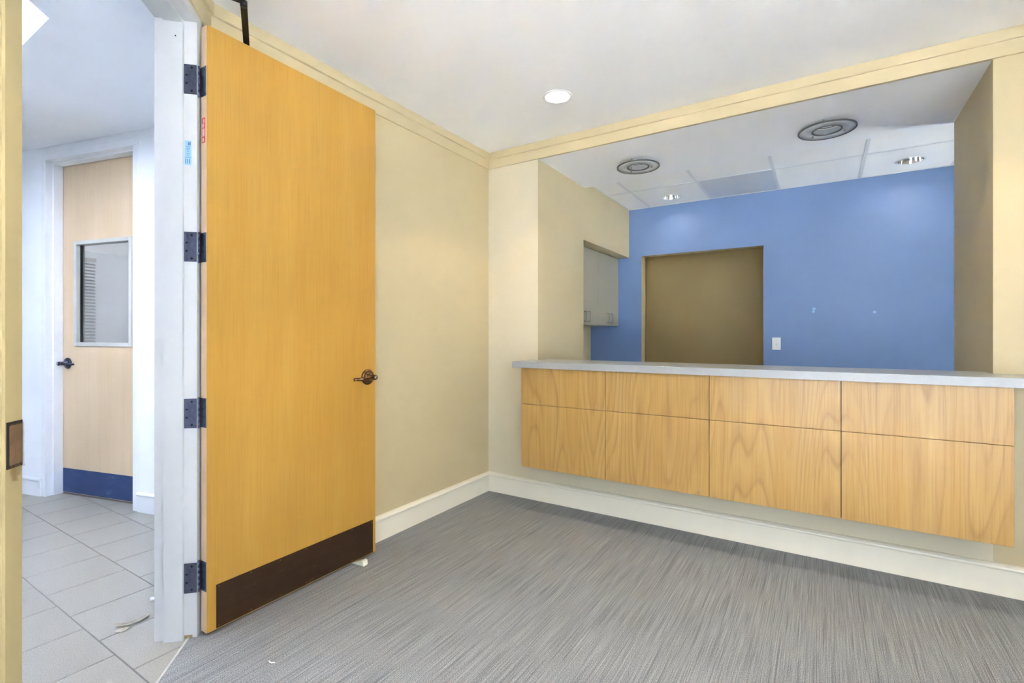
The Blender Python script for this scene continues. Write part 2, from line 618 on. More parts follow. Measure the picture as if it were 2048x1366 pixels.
# ------------------------------------------------------------------ crown and baseboards
crown_path = [(4.1, 0.0), (0.0, 0.0), diag(0.0, -0.002), diag(1.9, -0.002), (q[0], -5.8)]
crown = [(-0.002, 2.525), (0.012, 2.525), (0.014, 2.588), (0.0155, 2.591), (0.024, 2.593), (0.026, 2.597), (0.028, H - 0.001), (-0.002, H - 0.001)]
struct(sweep('trim_1', M['trim'], crown_path, crown), 'two-step beige crown band along the lobby ceiling')
base = [(-0.002, 0.0), (0.010, 0.0), (0.010, 0.124), (0.020, 0.126), (0.027, 0.129), (0.029, 0.135), (0.027, 0.142), (0.018, 0.149), (0.008, 0.152), (-0.002, 0.152)]
struct(sweep('baseboard_counter', M['base'], [(4.1, 0.0), (0.0, 0.0), (0.0, -0.02)], base), 'cream baseboard with bead cap under the counter')
struct(sweep('baseboard_left', M['base'], [(0.0, -0.018), (0.0, -2.0)], base), 'cream baseboard with bead cap along the left wall')

# ------------------------------------------------------------------ doorway frame (hollow metal, double rabbet)
S0, S1, ZH = 0.126, 1.0675, 2.487
def dpoly(s0, s1, d0, d1):
    return [diag(s0, d0), diag(s1, d0), diag(s1, d1), diag(s0, d1)]
fr = struct(empty('trim_2', diag((S0 + S1) / 2, -0.09) + (0,)), 'cream steel door frame with double rabbet')
inv = Matrix.Translation(Vector(diag((S0 + S1) / 2, -0.09) + (0,))).inverted()
def frame_part(name, polys, mat, z=None, parent=fr):
    m = MB()
    for (p, z0, z1) in polys:
        m.prism(p, z0, z1)
    for v in m.bm.verts:
        v.co = inv @ v.co
    return m.build(name, mat, parent)
def jamb_shape(sa, sb, inner):
    """sa..sb the face strip, inner = +1 when the opening is towards larger s"""
    st = (sb, sb + 0.016) if inner > 0 else (sa - 0.016, sa)
    return [(dpoly(sa, sb, -0.152, 0.0), 0.0, ZH), (dpoly(st[0] - (0.001 if inner > 0 else 0), st[1] + (0 if inner > 0 else 0.001), -0.114, -0.046), 0.0, ZH - 0.016)]
frame_part('jamb', jamb_shape(S0 - 0.05, S0, 1), M['frame'])
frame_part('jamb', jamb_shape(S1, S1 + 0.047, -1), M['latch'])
frame_part('head_jamb', [(dpoly(S0 - 0.05, S1 + 0.047, -0.152, 0.0), ZH, ZH + 0.05), (dpoly(S0, S1, -0.114, -0.046), ZH - 0.016, ZH + 0.001)], M['frame'])
# blue sticker on the hinge jamb rabbet
def jamb_box(s0, s1, d0, d1, z0, z1):
    return (dpoly(s0, s1, d0, d1), z0, z1)
stk = frame_part('sticker', [jamb_box(S0, S0 + 0.0012, -0.044, -0.020, 1.908, 2.006)], M['stickerblue'])
stk['label'] = 'small blue certification sticker'
lines = [jamb_box(S0 + 0.001, S0 + 0.0016, -0.044, -0.020, 1.9375, 1.939)]
for k, (da, db) in enumerate(((-0.032, -0.0295), (-0.028, -0.0265), (-0.0255, -0.023))):
    lines.append(jamb_box(S0 + 0.001, S0 + 0.0016, da, db, 1.987, 2.000))
for zz in (1.982, 1.975, 1.968, 1.961, 1.954, 1.947):
    lines.append(jamb_box(S0 + 0.001, S0 + 0.0016, -0.040 + 0.004 * random.random(), -0.024 - 0.006 * random.random(), zz - 0.0008, zz + 0.0008))
for dd in (-0.0405, -0.034, -0.026):
    lines.append(jamb_box(S0 + 0.001, S0 + 0.0016, dd - 0.001, dd + 0.001, 1.913, 1.932))
frame_part('sticker_print', lines, M['ink'])
# screw / patch dots on the frame stop
frame_part('screw', [(dpoly(S0 + 0.016, S0 + 0.0172, -0.073, -0.069), 2.412, 2.417)], M['screw'])
frame_part('grime', [(dpoly(S0, S0 + 0.0008, -0.047, -0.016), 0.0, 0.012)], M['grime'])
# strike cut-out with tape on the latch jamb face (faces the lobby)
stp = frame_part('strike_plate', [(dpoly(S1 + 0.0005, S1 + 0.045, 0.0, 0.0012), 0.938, 1.037)], M['hole'])
stp['label'] = 'dark taped-over strike cut-out'
frame_part('strike_pocket', [(dpoly(S1 + 0.003, S1 + 0.037, 0.0012, 0.0018), 0.945, 1.029)], M['strike'])
# crumpled clear film over it
m = MB()
nx, nz = 8, 16
g = {}
for i in range(nx + 1):
    for j in range(nz + 1):
        s = S1 + 0.001 + 0.039 * i / nx
        zz = 0.915 + 0.118 * j / nz
        low = max(0, 1 - j / 5.0)
        s2 = s + low * 0.010 * (i / nx - 0.3)
        d = 0.0035 + 0.004 * random.random() * (0.3 + low)
        x, y = diag(s2, d)
        g[i, j] = m.bm.verts.new(inv @ Vector((x, y, zz - low * 0.006 * random.random())))
for i in range(nx):
    for j in range(nz):
        if j < 3 and (i < 2 + (2 - j) or i > 6 + j // 2):
            continue
        f = m.bm.faces.new((g[i, j], g[i + 1, j], g[i + 1, j + 1], g[i, j + 1]))
        f.smooth = True
o = m.build('clear_tape', M['film'], fr)
o['label'] = 'crumpled clear tape'

# ------------------------------------------------------------------ office behind the counter
OX0, OX1 = 0.585, 1.753
m = MB()
for (x0, x1, z0, z1) in ((0.0, OX0, 0, 2.07), (OX1, 4.6, 0, 2.07), (0.0, 4.6, 2.07, H + 0.05)):
    m.box(x0, x1, YB, YB + 0.121, z0, z1)
for f in m.bm.faces:
    f.material_index = 0 if f.calc_center_median().y < YB + 0.01 else 1
wb = struct(m.build('wall_blue', [M['blue'], M['beige']]), 'blue painted office wall with a dark opening')
for (x, z, r) in ((2.16, 1.46, 0.012), (2.155, 1.435, 0.010), (2.60, 1.42, 0.011)):
    p = MB().lathe([(0, -0.0012), (r, -0.0008), (r * 1.1, 0.0)], (x, YB, z), 'Y', 12).build('paint_patch', M['stickerblue'], wb)
m = MB()
m.box(0.2, 2.9, 3.05, 3.17, 0, H)
m.box(0.2, 0.32, YB + 0.121, 3.05, 0, H)
m.box(2.6, 2.72, YB + 0.121, 3.05, 0, H)
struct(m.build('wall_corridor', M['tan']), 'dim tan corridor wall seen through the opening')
m = MB().box(0.2, 2.9, YB + 0.121, 3.17, 2.45, 2.5)
struct(m.build('ceiling_corridor', M['ceil']))
m = MB()
m.box(4.5, 4.62, 0.82, YB + 0.1, 0, 0.1)
m.box(4.5, 4.62, 0.82, YB + 0.1, 2.3, H)
m.box(4.5, 4.62, 0.82, 0.90, 0.1, 2.3)
m.box(4.5, 4.62, 1.70, YB + 0.1, 0.1, 2.3)
struct(m.build('wall_office_right', M['beige']))
struct(MB().box(4.1, 4.6, 0.70, 0.82, 0, H).build('wall_office_front', M['beige']))
window_frame('window_4', 4.53, 4.58, 0.90, 1.70, 0.1, 2.3)
portal((4.63, 1.30, 1.20), (hp, 0, hp), 0.8, 2.2)

# suspended tile ceiling
ct = struct(empty('ceiling_tiles', (XL, 0.849, ZT)), 'suspended white tile ceiling of the office')
gx = [XL + 0.002, 0.684, 1.283, 1.885, 2.497, 3.10, 3.71, 4.32, 4.50]
gy = [0.851, 1.362, YB - 0.002]
CANS = [(0.972, 1.735), (2.804, 1.700)]
for i in range(len(gx) - 1):
    for j in range(2):
        x0, x1, y0, y1 = gx[i] + 0.004, gx[i + 1] - 0.004, gy[j] + 0.004, gy[j + 1] - 0.004
        x0 -= XL; x1 -= XL; y0 -= 0.849; y1 -= 0.849
        if i == 2 and j == 1:
            o = MB().box(x0, x1, y0, y1, 0.002, 0.016, 0.002).build('air_return_panel', M['vent'], ct)
            o['label'] = 'greyer perforated air return panel'
        else:
            hole_c = None
            for (cx_, cy_) in CANS:
                if gx[i] < cx_ < gx[i + 1] and gy[j] < cy_ < gy[j + 1]:
                    hole_c = (cx_ - XL, cy_ - 0.849)
            if hole_c is None:
                MB().box(x0, x1, y0, y1, 0.003, 0.018, 0.003).build('tile', M['ctile'], ct)
            else:
                mb = MB()
                ring = [(hole_c[0] + 0.083 * math.cos(2 * math.pi * k / 32), hole_c[1] + 0.083 * math.sin(2 * math.pi * k / 32)) for k in range(32)]
                for zz in (0.003, 0.018):
                    ed = []
                    for loop in ([(x0, y0), (x1, y0), (x1, y1), (x0, y1)], ring):
                        vs = [mb.bm.verts.new((p[0], p[1], zz)) for p in loop]
                        ed += [mb.bm.edges.new((vs[k], vs[(k + 1) % len(vs)])) for k in range(len(vs))]
                    bmesh.ops.triangle_fill(mb.bm, use_beauty=True, edges=ed)
                for loop in ([(x0, y0), (x1, y0), (x1, y1), (x0, y1)], ring):
                    lo = [mb.bm.verts.new((p[0], p[1], 0.003)) for p in loop]
                    up = [mb.bm.verts.new((p[0], p[1], 0.018)) for p in loop]
                    for k in range(len(loop)):
                        mb.bm.faces.new((lo[k], lo[(k + 1) % len(loop)], up[(k + 1) % len(loop)], up[k]))
                bmesh.ops.remove_doubles(mb.bm, verts=mb.bm.verts, dist=1e-5)
                mb.build('tile', M['ctile'], ct)
for x in gx[1:-1]:
    MB().box(x - 0.012 - XL, x + 0.012 - XL, 0.002, YB - 0.851, -0.001, 0.003).build('grid_bar', M['tee'], ct)
for i in range(len(gx) - 1):
    MB().box(gx[i] - XL + 0.012, gx[i + 1] - XL - 0.012, gy[1] - 0.859, gy[1] - 0.839, -0.001, 0.003).build('grid_bar', M['trimwhite'], ct)
MB().box(0.0, 4.05, YB - 0.849 - 0.016, YB - 0.849, -0.001, 0.003).build('wall_angle', M['tee'], ct)
MB().box(0.0, 0.014, 0.012, YB - 0.849 - 0.016, -0.001, 0.003).build('wall_angle', M['tee'], ct)
MB().box(-0.44, 4.05, 0.0, YB - 0.849, 0.13, 0.15).build('backing', M['ceil'], ct)

# ------------------------------------------------------------------ hallway beyond the doorway
HA = math.atan2(0.242, 0.970)
un = Vector((math.cos(HA), math.sin(HA)))
nn = Vector((-math.sin(HA), math.cos(HA)))
HB = Vector((-2.754, -1.817)) - nn * 0.109       # on the face of the hall wall, s = 0 at the door's latch edge
def hallp(s, d=0.0):
    p = HB + un * s + nn * d
    return (p.x, p.y)
hall_loc = (HB.x, HB.y, 0)

m = MB()
m.box(-2.6, -0.05, 0.006, 0.14, 0, H + 0.05)
m.box(0.975, 2.72, 0.006, 0.14, 0, H + 0.05)
m.box(-0.05, 0.975, 0.006, 0.14, 2.60, H + 0.05)
struct(m.build('wall_hall', M['white'], None, hall_loc, HA), 'bright white hall wall around the far door')
# hall outer walls (window side)
m = MB().box(-5.0, -4.88, -6.2, -1.9, 0, H + 0.05)
struct(m.build('wall_hall_end', M['white']))
m = MB().box(-5.0, 1.3, -6.2, -6.08, 0, H + 0.05)
struct(m.build('wall_hall_far', M['white']))
# white lining of the hall side of the lobby walls
m = MB()
m.prism([diag(-0.06, -0.146), diag(0.070, -0.146), diag(0.070, -0.151), diag(-0.07, -0.151)], 0, H)
m.prism([diag(1.115, -0.146), diag(1.9, -0.146), diag(1.9, -0.151), diag(1.115, -0.151)], 0, H)
m.box(q[0] - 0.13, q[0] - 0.12, -6.08, q[1] - 0.1, 0, H)
m.box(-0.13, -0.12, -2.19, -1.2, 0, H)
struct(m.build('wall_hall_lining', M['white']))
struct(MB().box(q[0] - 0.13, q[0], -6.08, -5.8, 0, H).build('wall_hall_corner', M['white']))

# hall ceiling with a skylight well (one chamfered corner, parallel to the doorway wall)
hole = [(-0.709, -2.425), (-0.309, -2.825), (-0.309, -3.725), (-0.709, -4.125), (-1.909, -4.125), (-2.309, -3.725), (-2.309, -2.825), (-1.909, -2.425)]
outer = [(-5.0, -6.2), (q[0] - 0.12, -6.2), (q[0] - 0.12, q[1] - 0.12), diag(0.05, -0.148), (-0.125, -2.2), (-0.125, -1.15), (-5.0, -2.4)]
bm = bmesh.new()
es = []
for loop in (outer, hole):
    vs = [bm.verts.new((p[0], p[1], H)) for p in loop]
    for i in range(len(vs)):
        es.append(bm.edges.new((vs[i], vs[(i + 1) % len(vs)])))
bmesh.ops.triangle_fill(bm, use_beauty=True, edges=es)
hv = [bm.verts.new((p[0], p[1], H)) for p in hole]
hu = [bm.verts.new((p[0], p[1], H + 0.22)) for p in hole]
for i in range(len(hole)):
    j = (i + 1) % len(hole)
    bm.faces.new((hv[i], hv[j], hu[j], hu[i]))
me = bpy.data.meshes.new('ceiling_hall')
bm.to_mesh(me); bm.free()
me.materials.append(M['white'])
struct(link('ceiling_hall', me), 'white hall ceiling with a skylight well')
sk = struct(empty('window_5', (-1.159, -3.075, H + 0.22)), 'bright skylight in the hall ceiling')
m = MB()
for a, b in zip(hole, hole[1:] + hole[:1]):
    A = Vector((a[0] + 1.159, a[1] + 3.075, 0.01)); B = Vector((b[0] + 1.159, b[1] + 3.075, 0.01))
    m.bar(A, B, 0.05, 0.03)
m.build('curb', M['hallframe'], sk)
m = MB()
m.bm.faces.new([m.bm.verts.new((p[0] + 1.159, p[1] + 3.075, 0.014)) for p in hole])
m.build('pane', opal_mat('skylight_opal'), sk)

# hall floor tiles, laid in a half-offset bond
fl = struct(empty('floor_hall', (-1.5, -3.0, 0)), 'pale grey porcelain tile floor of the hall')
m = MB().prism([(p[0] + 1.5, p[1] + 3.0) for p in ((-5.0, -6.2), (q[0], -6.2), (q[0], q[1]), diag(1.9, DC - 0.004), diag(-0.06, DC - 0.004), (-0.05, -1.1), (-5.0, -2.3))], -0.06, -0.0035)
m.build('grout_bed', M['grout'], fl)
def clip(poly, a, b, c):
    out = []
    for i in range(len(poly)):
        p, r = poly[i], poly[(i + 1) % len(poly)]
        fp, fr_ = a * p[0] + b * p[1] - c, a * r[0] + b * r[1] - c
        if fp <= 0:
            out.append(p)
        if (fp < 0 < fr_) or (fr_ < 0 < fp):
            t = fp / (fp - fr_)
            out.append((p[0] + t * (r[0] - p[0]), p[1] + t * (r[1] - p[1])))
    return out
T, G = 0.315, 0.0022
edge_c = sum(diag(0, DC - 0.004))
kc = nn.x * HB.x + nn.y * HB.y + 0.10
tile_me = None
for k in range(-3, 9):
    y1 = -2.087 - T * k
    y0 = y1 - T
    off = -0.844 if k % 2 == 0 else -0.686
    for i in range(-12, 7):
        x0 = off + i * T
        sq = [(x0 + G, y0 + G), (x0 + T - G, y0 + G), (x0 + T - G, y1 - G), (x0 + G, y1 - G)]
        pl = clip(sq, 1, 1, edge_c)
        pl = clip(pl, nn.x, nn.y, kc) if len(pl) > 2 else pl
        if len(pl) < 3:
            continue
        if pl == sq and tile_me is not None:
            link('tile', tile_me, fl, ((x0 + T / 2) + 1.5, (y0 + T / 2) + 3.0, 0.0))
            continue
        cx, cy = x0 + T / 2, y0 + T / 2
        m = MB().prism([(p[0] - cx, p[1] - cy) for p in pl], -0.010, 0.0)
        te = [e for e in m.bm.edges if all(abs(v.co.z) < 1e-6 for v in e.verts)]
        bmesh.ops.bevel(m.bm, geom=te, offset=0.0012, segments=1, affect='EDGES')
        o = m.build('tile', M['tile'], fl, (cx + 1.5, cy + 3.0, 0.0))
        if pl == sq:
            tile_me = o.data

# hall door frame
hf = struct(empty('trim_3', hall_loc, HA), 'white steel frame of the far hall door')
HS0, HS1, HZ = -0.010, 0.926, 2.542
m = MB().box(HS0 - 0.045, HS0, 0.0, 0.16, 0, HZ, 0.002); m.box(HS0 - 0.001, HS0 + 0.016, 0.046, 0.108, 0, HZ - 0.016, 0.002)
m.build('jamb', M['hallframe'], hf)
m = MB().box(HS1, HS1 + 0.05, 0.0, 0.16, 0, HZ, 0.002); m.box(HS1 - 0.016, HS1 + 0.001, 0.046, 0.108, 0, HZ - 0.016, 0.002)
m.build('jamb', M['hallframe'], hf)
m = MB().box(HS0 - 0.045, HS1 + 0.05, 0.0, 0.16, HZ, HZ + 0.055, 0.002); m.box(HS0, HS1, 0.046, 0.108, HZ - 0.016, HZ + 0.001, 0.002)
m.build('head_jamb', M['hallframe'], hf)
hbase = [(-0.002, 0.0), (0.012, 0.0), (0.012, 0.112), (0.020, 0.118), (0.022, 0.124), (0.018, 0.132), (0.006, 0.136), (-0.002, 0.136)]
struct(sweep('baseboard_hall_left', M['hallframe'], [hallp(HS0 - 0.046, 0.006), hallp(-2.55, 0.006)], hbase), 'white baseboard left of the far hall door')
struct(sweep('baseboard_hall_right', M['hallframe'], [hallp(2.7, 0.006), hallp(HS1 + 0.051, 0.006)], hbase), 'white baseboard right of the far hall door')

# room behind the far door, seen through its pane
m = MB()
m.box(-4.1, -4.0, 0.16, 5.3, 0, 2.5)
m.box(2.6, 2.7, 0.16, 5.3, 0, 2.5)
m.box(-4.1, -2.5, 5.2, 5.3, 0, 2.5); m.box(-1.5, 2.7, 5.2, 5.3, 0, 2.5)
m.box(-2.5, -1.5, 5.2, 5.3, 0, 1.0); m.box(-2.5, -1.5, 5.2, 5.3, 2.1, 2.5)
struct(m.build('wall_far_room', M['white'], None, hall_loc, HA))
m = MB().box(-4.1, 2.7, 0.14, 5.3, 2.5, 2.56)
struct(m.build('ceiling_far_room', M['ceil'], None, hall_loc, HA))
m = MB().box(-4.1, 2.7, 0.145, 5.3, -0.05, -0.004)
struct(m.build('floor_far_room', M['officefloor'], None, hall_loc, HA))
bl_ = empty('window_blind', hallp(-4.0, 2.685) + (1.05,), HA)
tag(bl_, 'pale slatted blind glimpsed through the pane of the hall door', 'blind')
MB().box(0.0, 0.05, -0.08, 0.08, 1.30, 1.35).build('head_rail', M['sash'], bl_)
first = None
for k in range(26):
    if first is None:
        mm = MB()
        mm.bar((0.012, 0, 0.012), (0.042, 0, -0.010), 0.15, 0.003)
        first = mm.build('slat', M['sash'], bl_, (0, 0, 0.03 + k * 0.049)).data
    else:
        link('slat', first, bl_, (0, 0, 0.03 + k * 0.049))

# ------------------------------------------------------------------ doors
def lever_set(parent, x, y, z, side, mat, mat2, keyed=True):
    """lever with round rose; spindle towards -y, handle towards side*x"""
    ho = link('lever_handle', None, parent, (x, y, z))
    ho.empty_display_size = 0.02
    MB().lathe([(0, 0.0), (0.042, 0.0), (0.043, -0.004), (0.041, -0.009), (0.032, -0.013), (0.021, -0.015), (0.020, -0.020), (0.0155, -0.022), (0.0145, -0.034), (0, -0.034)], (0, 0, 0), 'Y', 40).build('rose', mat, ho)
    m = MB().lathe([(0, -0.030), (0.0125, -0.030), (0.0145, -0.045), (0.0145, -0.066), (0.0125, -0.070), (0, -0.070)], (0, 0, 0), 'Y', 28)
    pts = [(side * 0.002, -0.055, 0.0), (side * 0.03, -0.056, -0.001), (side * 0.062, -0.054, -0.004), (side * 0.078, -0.049, -0.005), (side * 0.088, -0.040, -0.005), (side * 0.100, -0.034, -0.005), (side * 0.118, -0.032, -0.005)]
    m.tube(pts, [0.012, 0.0115, 0.0105, 0.0095, 0.0085, 0.008, 0.0075], 12, (0.75, 1.0))
    m.build('lever', mat, ho)
    if keyed:
        MB().lathe([(0, -0.0705), (0.009, -0.0705), (0.009, -0.072), (0.006, -0.0725), (0, -0.0725)], (0, 0, 0), 'Y', 20).build('key_cylinder', mat2, ho)
        MB().box(-0.0012, 0.0012, -0.0732, -0.0722, -0.005, 0.005).build('keyway', M['screw'], ho)
    return ho

def screws(m, pts, r, y):
    for (x, z) in pts:
        m.lathe([(0, y - 0.0016), (r * 0.7, y - 0.0014), (r, y - 0.0003), (r, y)], (x, 0, z), 'Y', 8)

# the open lobby door: local x along its width from the hinge edge, y = thickness towards the wall
DW, DT, DZ0, DZ1 = 0.898, 0.045, 0.012, 2.480
d1loc = (0.124, -2.158, 0.0)
d1rz = math.radians(90.75)
door = struct(empty('door_1', d1loc, d1rz), 'tall golden veneered door standing open against the left wall')
m = MB().box(0.0, DW, 0.0, DT, DZ0, DZ1, 0.0012)
for f in m.bm.faces:
    f.material_index = 1 if abs(f.normal.x) > 0.9 else 0
m.build('leaf', [M['door'], M['edge']], door)
kp = MB().box(0.036, 0.878, -0.0018, 0.0, 0.016, 0.196, 0.0006).build('kick_plate', M['kick'], door)
kp['label'] = 'scuffed dark bronze kick plate'
for i in range(7):
    for zz in (0.026, 0.187):
        mm = MB(); screws(mm, [(0.046 + i * 0.137, zz)], 0.0036, -0.0018)
        mm.build('screw', M['bronze'], kp)
lever_set(door, 0.838, 0.0, 0.992, -1, M['bronze'], M['chrome'])
MB().box(DW - 0.0006, DW + 0.0012, 0.011, 0.035, 0.935, 1.05, 0.0004).build('latch_plate', M['bronze'], door)
# red label on the hinge edge
lb = MB().box(-0.0010, 0.0, 0.012, 0.036, 2.004, 2.106, 0.0004).build('edge_label', M['red'], door)
lb['label'] = 'small red rating label on the door edge'
m = MB()
for (z0, z1, y0, y1) in ((2.085, 2.100, 0.016, 0.026), (2.066, 2.082, 0.019, 0.032), (2.030, 2.062, 0.0155, 0.0325), (2.009, 2.024, 0.020, 0.032)):
    m.box(-0.0014, -0.0009, y0, y1, z0, z1)
m.build('label_print', M['pink'], lb)
# hinges: leaf on the door edge, barrel, leaf on the jamb rabbet
HZS = [(2.194, 2.313), (1.518, 1.638), (0.846, 0.965), (0.181, 0.301)]
D1M = Matrix.Translation(Vector(d1loc)) @ Matrix.Rotation(d1rz, 4, 'Z')
D1I = D1M.inverted()
bx, by = 0.0815, -2.1695        # barrel axis, world
bl = D1I @ Vector((bx, by, 0))
for (z0, z1) in HZS:
    hz = link('hinge', None, door, (bl.x, bl.y, z0))
    hz.empty_display_size = 0.02
    HM = (D1M @ Matrix.Translation(Vector((bl.x, bl.y, z0)))).inverted()
    hh = z1 - z0
    m = MB()
    for k in range(5):
        m.lathe([(0, k * hh / 5 + 0.0006), (0.0058, k * hh / 5 + 0.0006), (0.0058, (k + 1) * hh / 5 - 0.0006), (0, (k + 1) * hh / 5 - 0.0006)], (0, 0, 0), 'Z', 16)
    m.lathe([(0, -0.004), (0.005, -0.003), (0.005, 0.001), (0, 0.001)], (0, 0, 0), 'Z', 12)
    m.lathe([(0, hh + 0.004), (0.005, hh + 0.003), (0.005, hh - 0.001), (0, hh - 0.001)], (0, 0, 0), 'Z', 12)
    m.build('barrel', M['hinge'], hz)
    # leaf on door edge (local of door: x=-0.0015..0, y 0.006..0.045)
    m = MB().box(-0.0022 - bl.x, 0.0002 - bl.x, 0.004 - bl.y, 0.046 - bl.y, 0, hh)
    lf = m.build('door_leaf', M['hinge'], hz)
    m = MB()
    for (yy, zz) in ((0.014, 0.012), (0.026, 0.043), (0.026, 0.076), (0.014, 0.107)):
        m.lathe([(0, -0.003), (0.003, -0.0028), (0.0036, -0.002)], (-bl.x, yy - bl.y, zz), 'X', 10)
    m.build('screws', M['screw'], hz)
    # leaf on the jamb
    m = MB().prism(dpoly(S0 - 0.0002, S0 + 0.0024, -0.046, 0.0), z0, z1)
    for v in m.bm.verts:
        v.co = HM @ v.co
    m.build('jamb_leaf', M['hinge'], hz)
    m = MB()
    for (dd, zz) in ((-0.018, 0.013), (-0.036, 0.043), (-0.036, 0.076), (-0.018, 0.107)):
        c = Vector(diag(S0 + 0.0022, dd) + (z0 + zz,))
        t = Vector((R2, -R2, 0)); w = Vector((R2, R2, 0)); u = Vector((0, 0, 1))
        ctr = m.bm.verts.new(HM @ (c + t * 0.0009))
        ring = [m.bm.verts.new(HM @ (c + t * 0.0005 + (w * math.cos(a) + u * math.sin(a)) * 0.0042)) for a in [2 * math.pi * i / 10 for i in range(10)]]
        for i in range(10):
            m.bm.faces.new((ctr, ring[i], ring[(i + 1) % 10]))
    m.build('screws', M['screw'], hz)
# overhead closer: body on the wall side, arm over the top, forearm to the frame head
cl = link('door_closer', None, door, (0.14, DT, 2.43))
CM = (D1M @ Matrix.Translation(Vector((0.14, DT, 2.43)))).inverted()
m = MB().box(-0.06, 0.18, 0.0, 0.045, -0.03, 0.03, 0.006)
m.build('closer_body', M['black'], cl)
m = MB()
A = Vector((0.065, -1.962, 2.502)); Bv = Vector((0.334, -2.125, 2.502)); Cv = Vector((0.262, -2.335, 2.512))
m.bar(CM @ A, CM @ Bv, 0.024, 0.006)
m.lathe([(0, -0.05), (0.010, -0.05), (0.010, 0.006), (0, 0.006)], tuple(CM @ A), 'Z', 14)
m.lathe([(0, -0.008), (0.013, -0.008), (0.013, 0.012), (0, 0.012)], tuple(CM @ Bv), 'Z', 16)
m.build('main_arm', M['black'], cl)
m = MB().bar(CM @ (Bv + Vector((0, 0, 0.008))), CM @ Cv, 0.020, 0.006)
m.build('forearm', M['black'], cl)
m = MB().prism(dpoly(0.33, 0.41, 0.0, 0.022), 2.498, 2.528)
for v in m.bm.verts:
    v.co = CM @ v.co
m.build('arm_shoe', M['black'], cl)

# the far hall door with its vision pane
hd = struct(empty('door_2', hall_loc, HA), 'pale veneered hall door with a vision pane and blue kick plate')
wx0, wx1, wz0, wz1 = 0.150, 0.752, 1.150, 1.930       # pane cut-out
x0, x1, y0, y1, z0, z1 = HS0 + 0.004, HS1 - 0.004, 0.110, 0.155, 0.008, HZ - 0.004
m = MB()
m.box(x0, wx0, y0, y1, z0, z1); m.box(wx1, x1, y0, y1, z0, z1)
m.box(wx0, wx1, y0, y1, z0, wz0); m.box(wx0, wx1, y0, y1, wz1, z1)
m.build('leaf', M['maple'], hd)
m = MB()
fw = 0.030
for (a, b, c, d) in ((wx0 - 0.012, wx0 + fw - 0.012, wz0 - 0.012, wz1 + 0.012), (wx1 - fw + 0.012, wx1 + 0.012, wz0 - 0.012, wz1 + 0.012)):
    m.box(a, b, y0 - 0.010, y1 + 0.004, c, d, 0.002)
for (c, d) in ((wz0 - 0.012, wz0 + fw - 0.012), (wz1 - fw + 0.012, wz1 + 0.012)):
    m.box(wx0 + fw - 0.012, wx1 - fw + 0.012, y0 - 0.010, y1 + 0.004, c, d, 0.002)
m.build('pane_frame', M['sash'], hd)
m = MB()
m.box(wx0 + 0.018, wx0 + 0.028, y0 + 0.018, y0 + 0.030, wz0 + 0.018, wz1 - 0.018)
m.build('gasket', M['gasket'], hd)
MB().box(wx0 + 0.010, wx1 - 0.010, y0 + 0.020, y0 + 0.026, wz0 + 0.010, wz1 - 0.010).build('pane', M['glass'], hd)
hk = MB().box(HS0 + 0.006, HS1 - 0.02, y0 - 0.002, y0, 0.012, 0.196, 0.0006).build('kick_plate', M['kickblue'], hd)
hk['label'] = 'scuffed blue-grey steel kick plate'
for i in range(7):
    for zz in (0.022, 0.188):
        mm = MB(); screws(mm, [(0.012 + i * 0.145, zz)], 0.0034, y0 - 0.002)
        mm.build('screw', M['hinge'], hk)
lever_set(hd, 0.060, y0, 1.006, 1, M['leverdark'], M['chrome'])

# ------------------------------------------------------------------ reception counter
PX0, PX1, PY = 0.456, 2.922, -0.252
PZ0, PZ1, PZM = 0.314, 0.996, 0.746
cf = empty('counter_front', ((PX0 + PX1) / 2, -0.12, PZ0))
tag(cf, 'golden oak panelled counter front mounted on the wall above the baseboard', 'counter')
ox, oy, oz = (PX0 + PX1) / 2, -0.12, PZ0
m = MB()
m.box(PX0 - ox, PX1 - ox, PY + 0.019 - oy, -0.003 - oy, 0.0, PZ1 - oz)
m.build('carcass', wood('carcass_dark_gap', srgb(92, 62, 36), srgb(76, 50, 30), srgb(56, 36, 22)), cf)
pw = (PX1 - PX0) / 4
for c in range(4):
    for (z0, z1) in ((PZ0 - 0.002, PZM - 0.0013), (PZM + 0.0013, PZ1)):
        gl_ = 0.0016
        mm = MB().box(PX0 + c * pw + (gl_ if c else 0), PX0 + (c + 1) * pw - (gl_ if c < 3 else 0), PY, PY + 0.019, z0, z1, 0.0008)
        for v in mm.bm.verts:
            v.co -= Vector((ox, oy, oz))
        mm.build('panel', M['oak'], cf)
# chipped veneer nicks along the lower edge
for (x, h_) in ((0.98, 0.010), (1.515, 0.004), (1.632, 0.022), (2.17, 0.004)):
    mm = MB().prism([(x - 0.0022 - ox, PY - 0.0004 - oy), (x + 0.0022 - ox, PY - 0.0004 - oy), (x + 0.0022 - ox, PY + 0.0006 - oy), (x - 0.0022 - ox, PY + 0.0006 - oy)], PZ0 - 0.002 - oz, PZ0 + h_ - oz)
    mm.build('veneer_chip', M['grime'], cf)

m = MB().box(0.402, 3.02, -0.292, 0.0, 0.998, 1.040, 0.0012)
m.box(XL + 0.002, XR - 0.002, -0.002, 0.150, 0.998, 1.040, 0.0012)
o = m.build('countertop', M['laminate'])
tag(o, 'grey laminate worktop running the length of the reception counter', 'countertop')

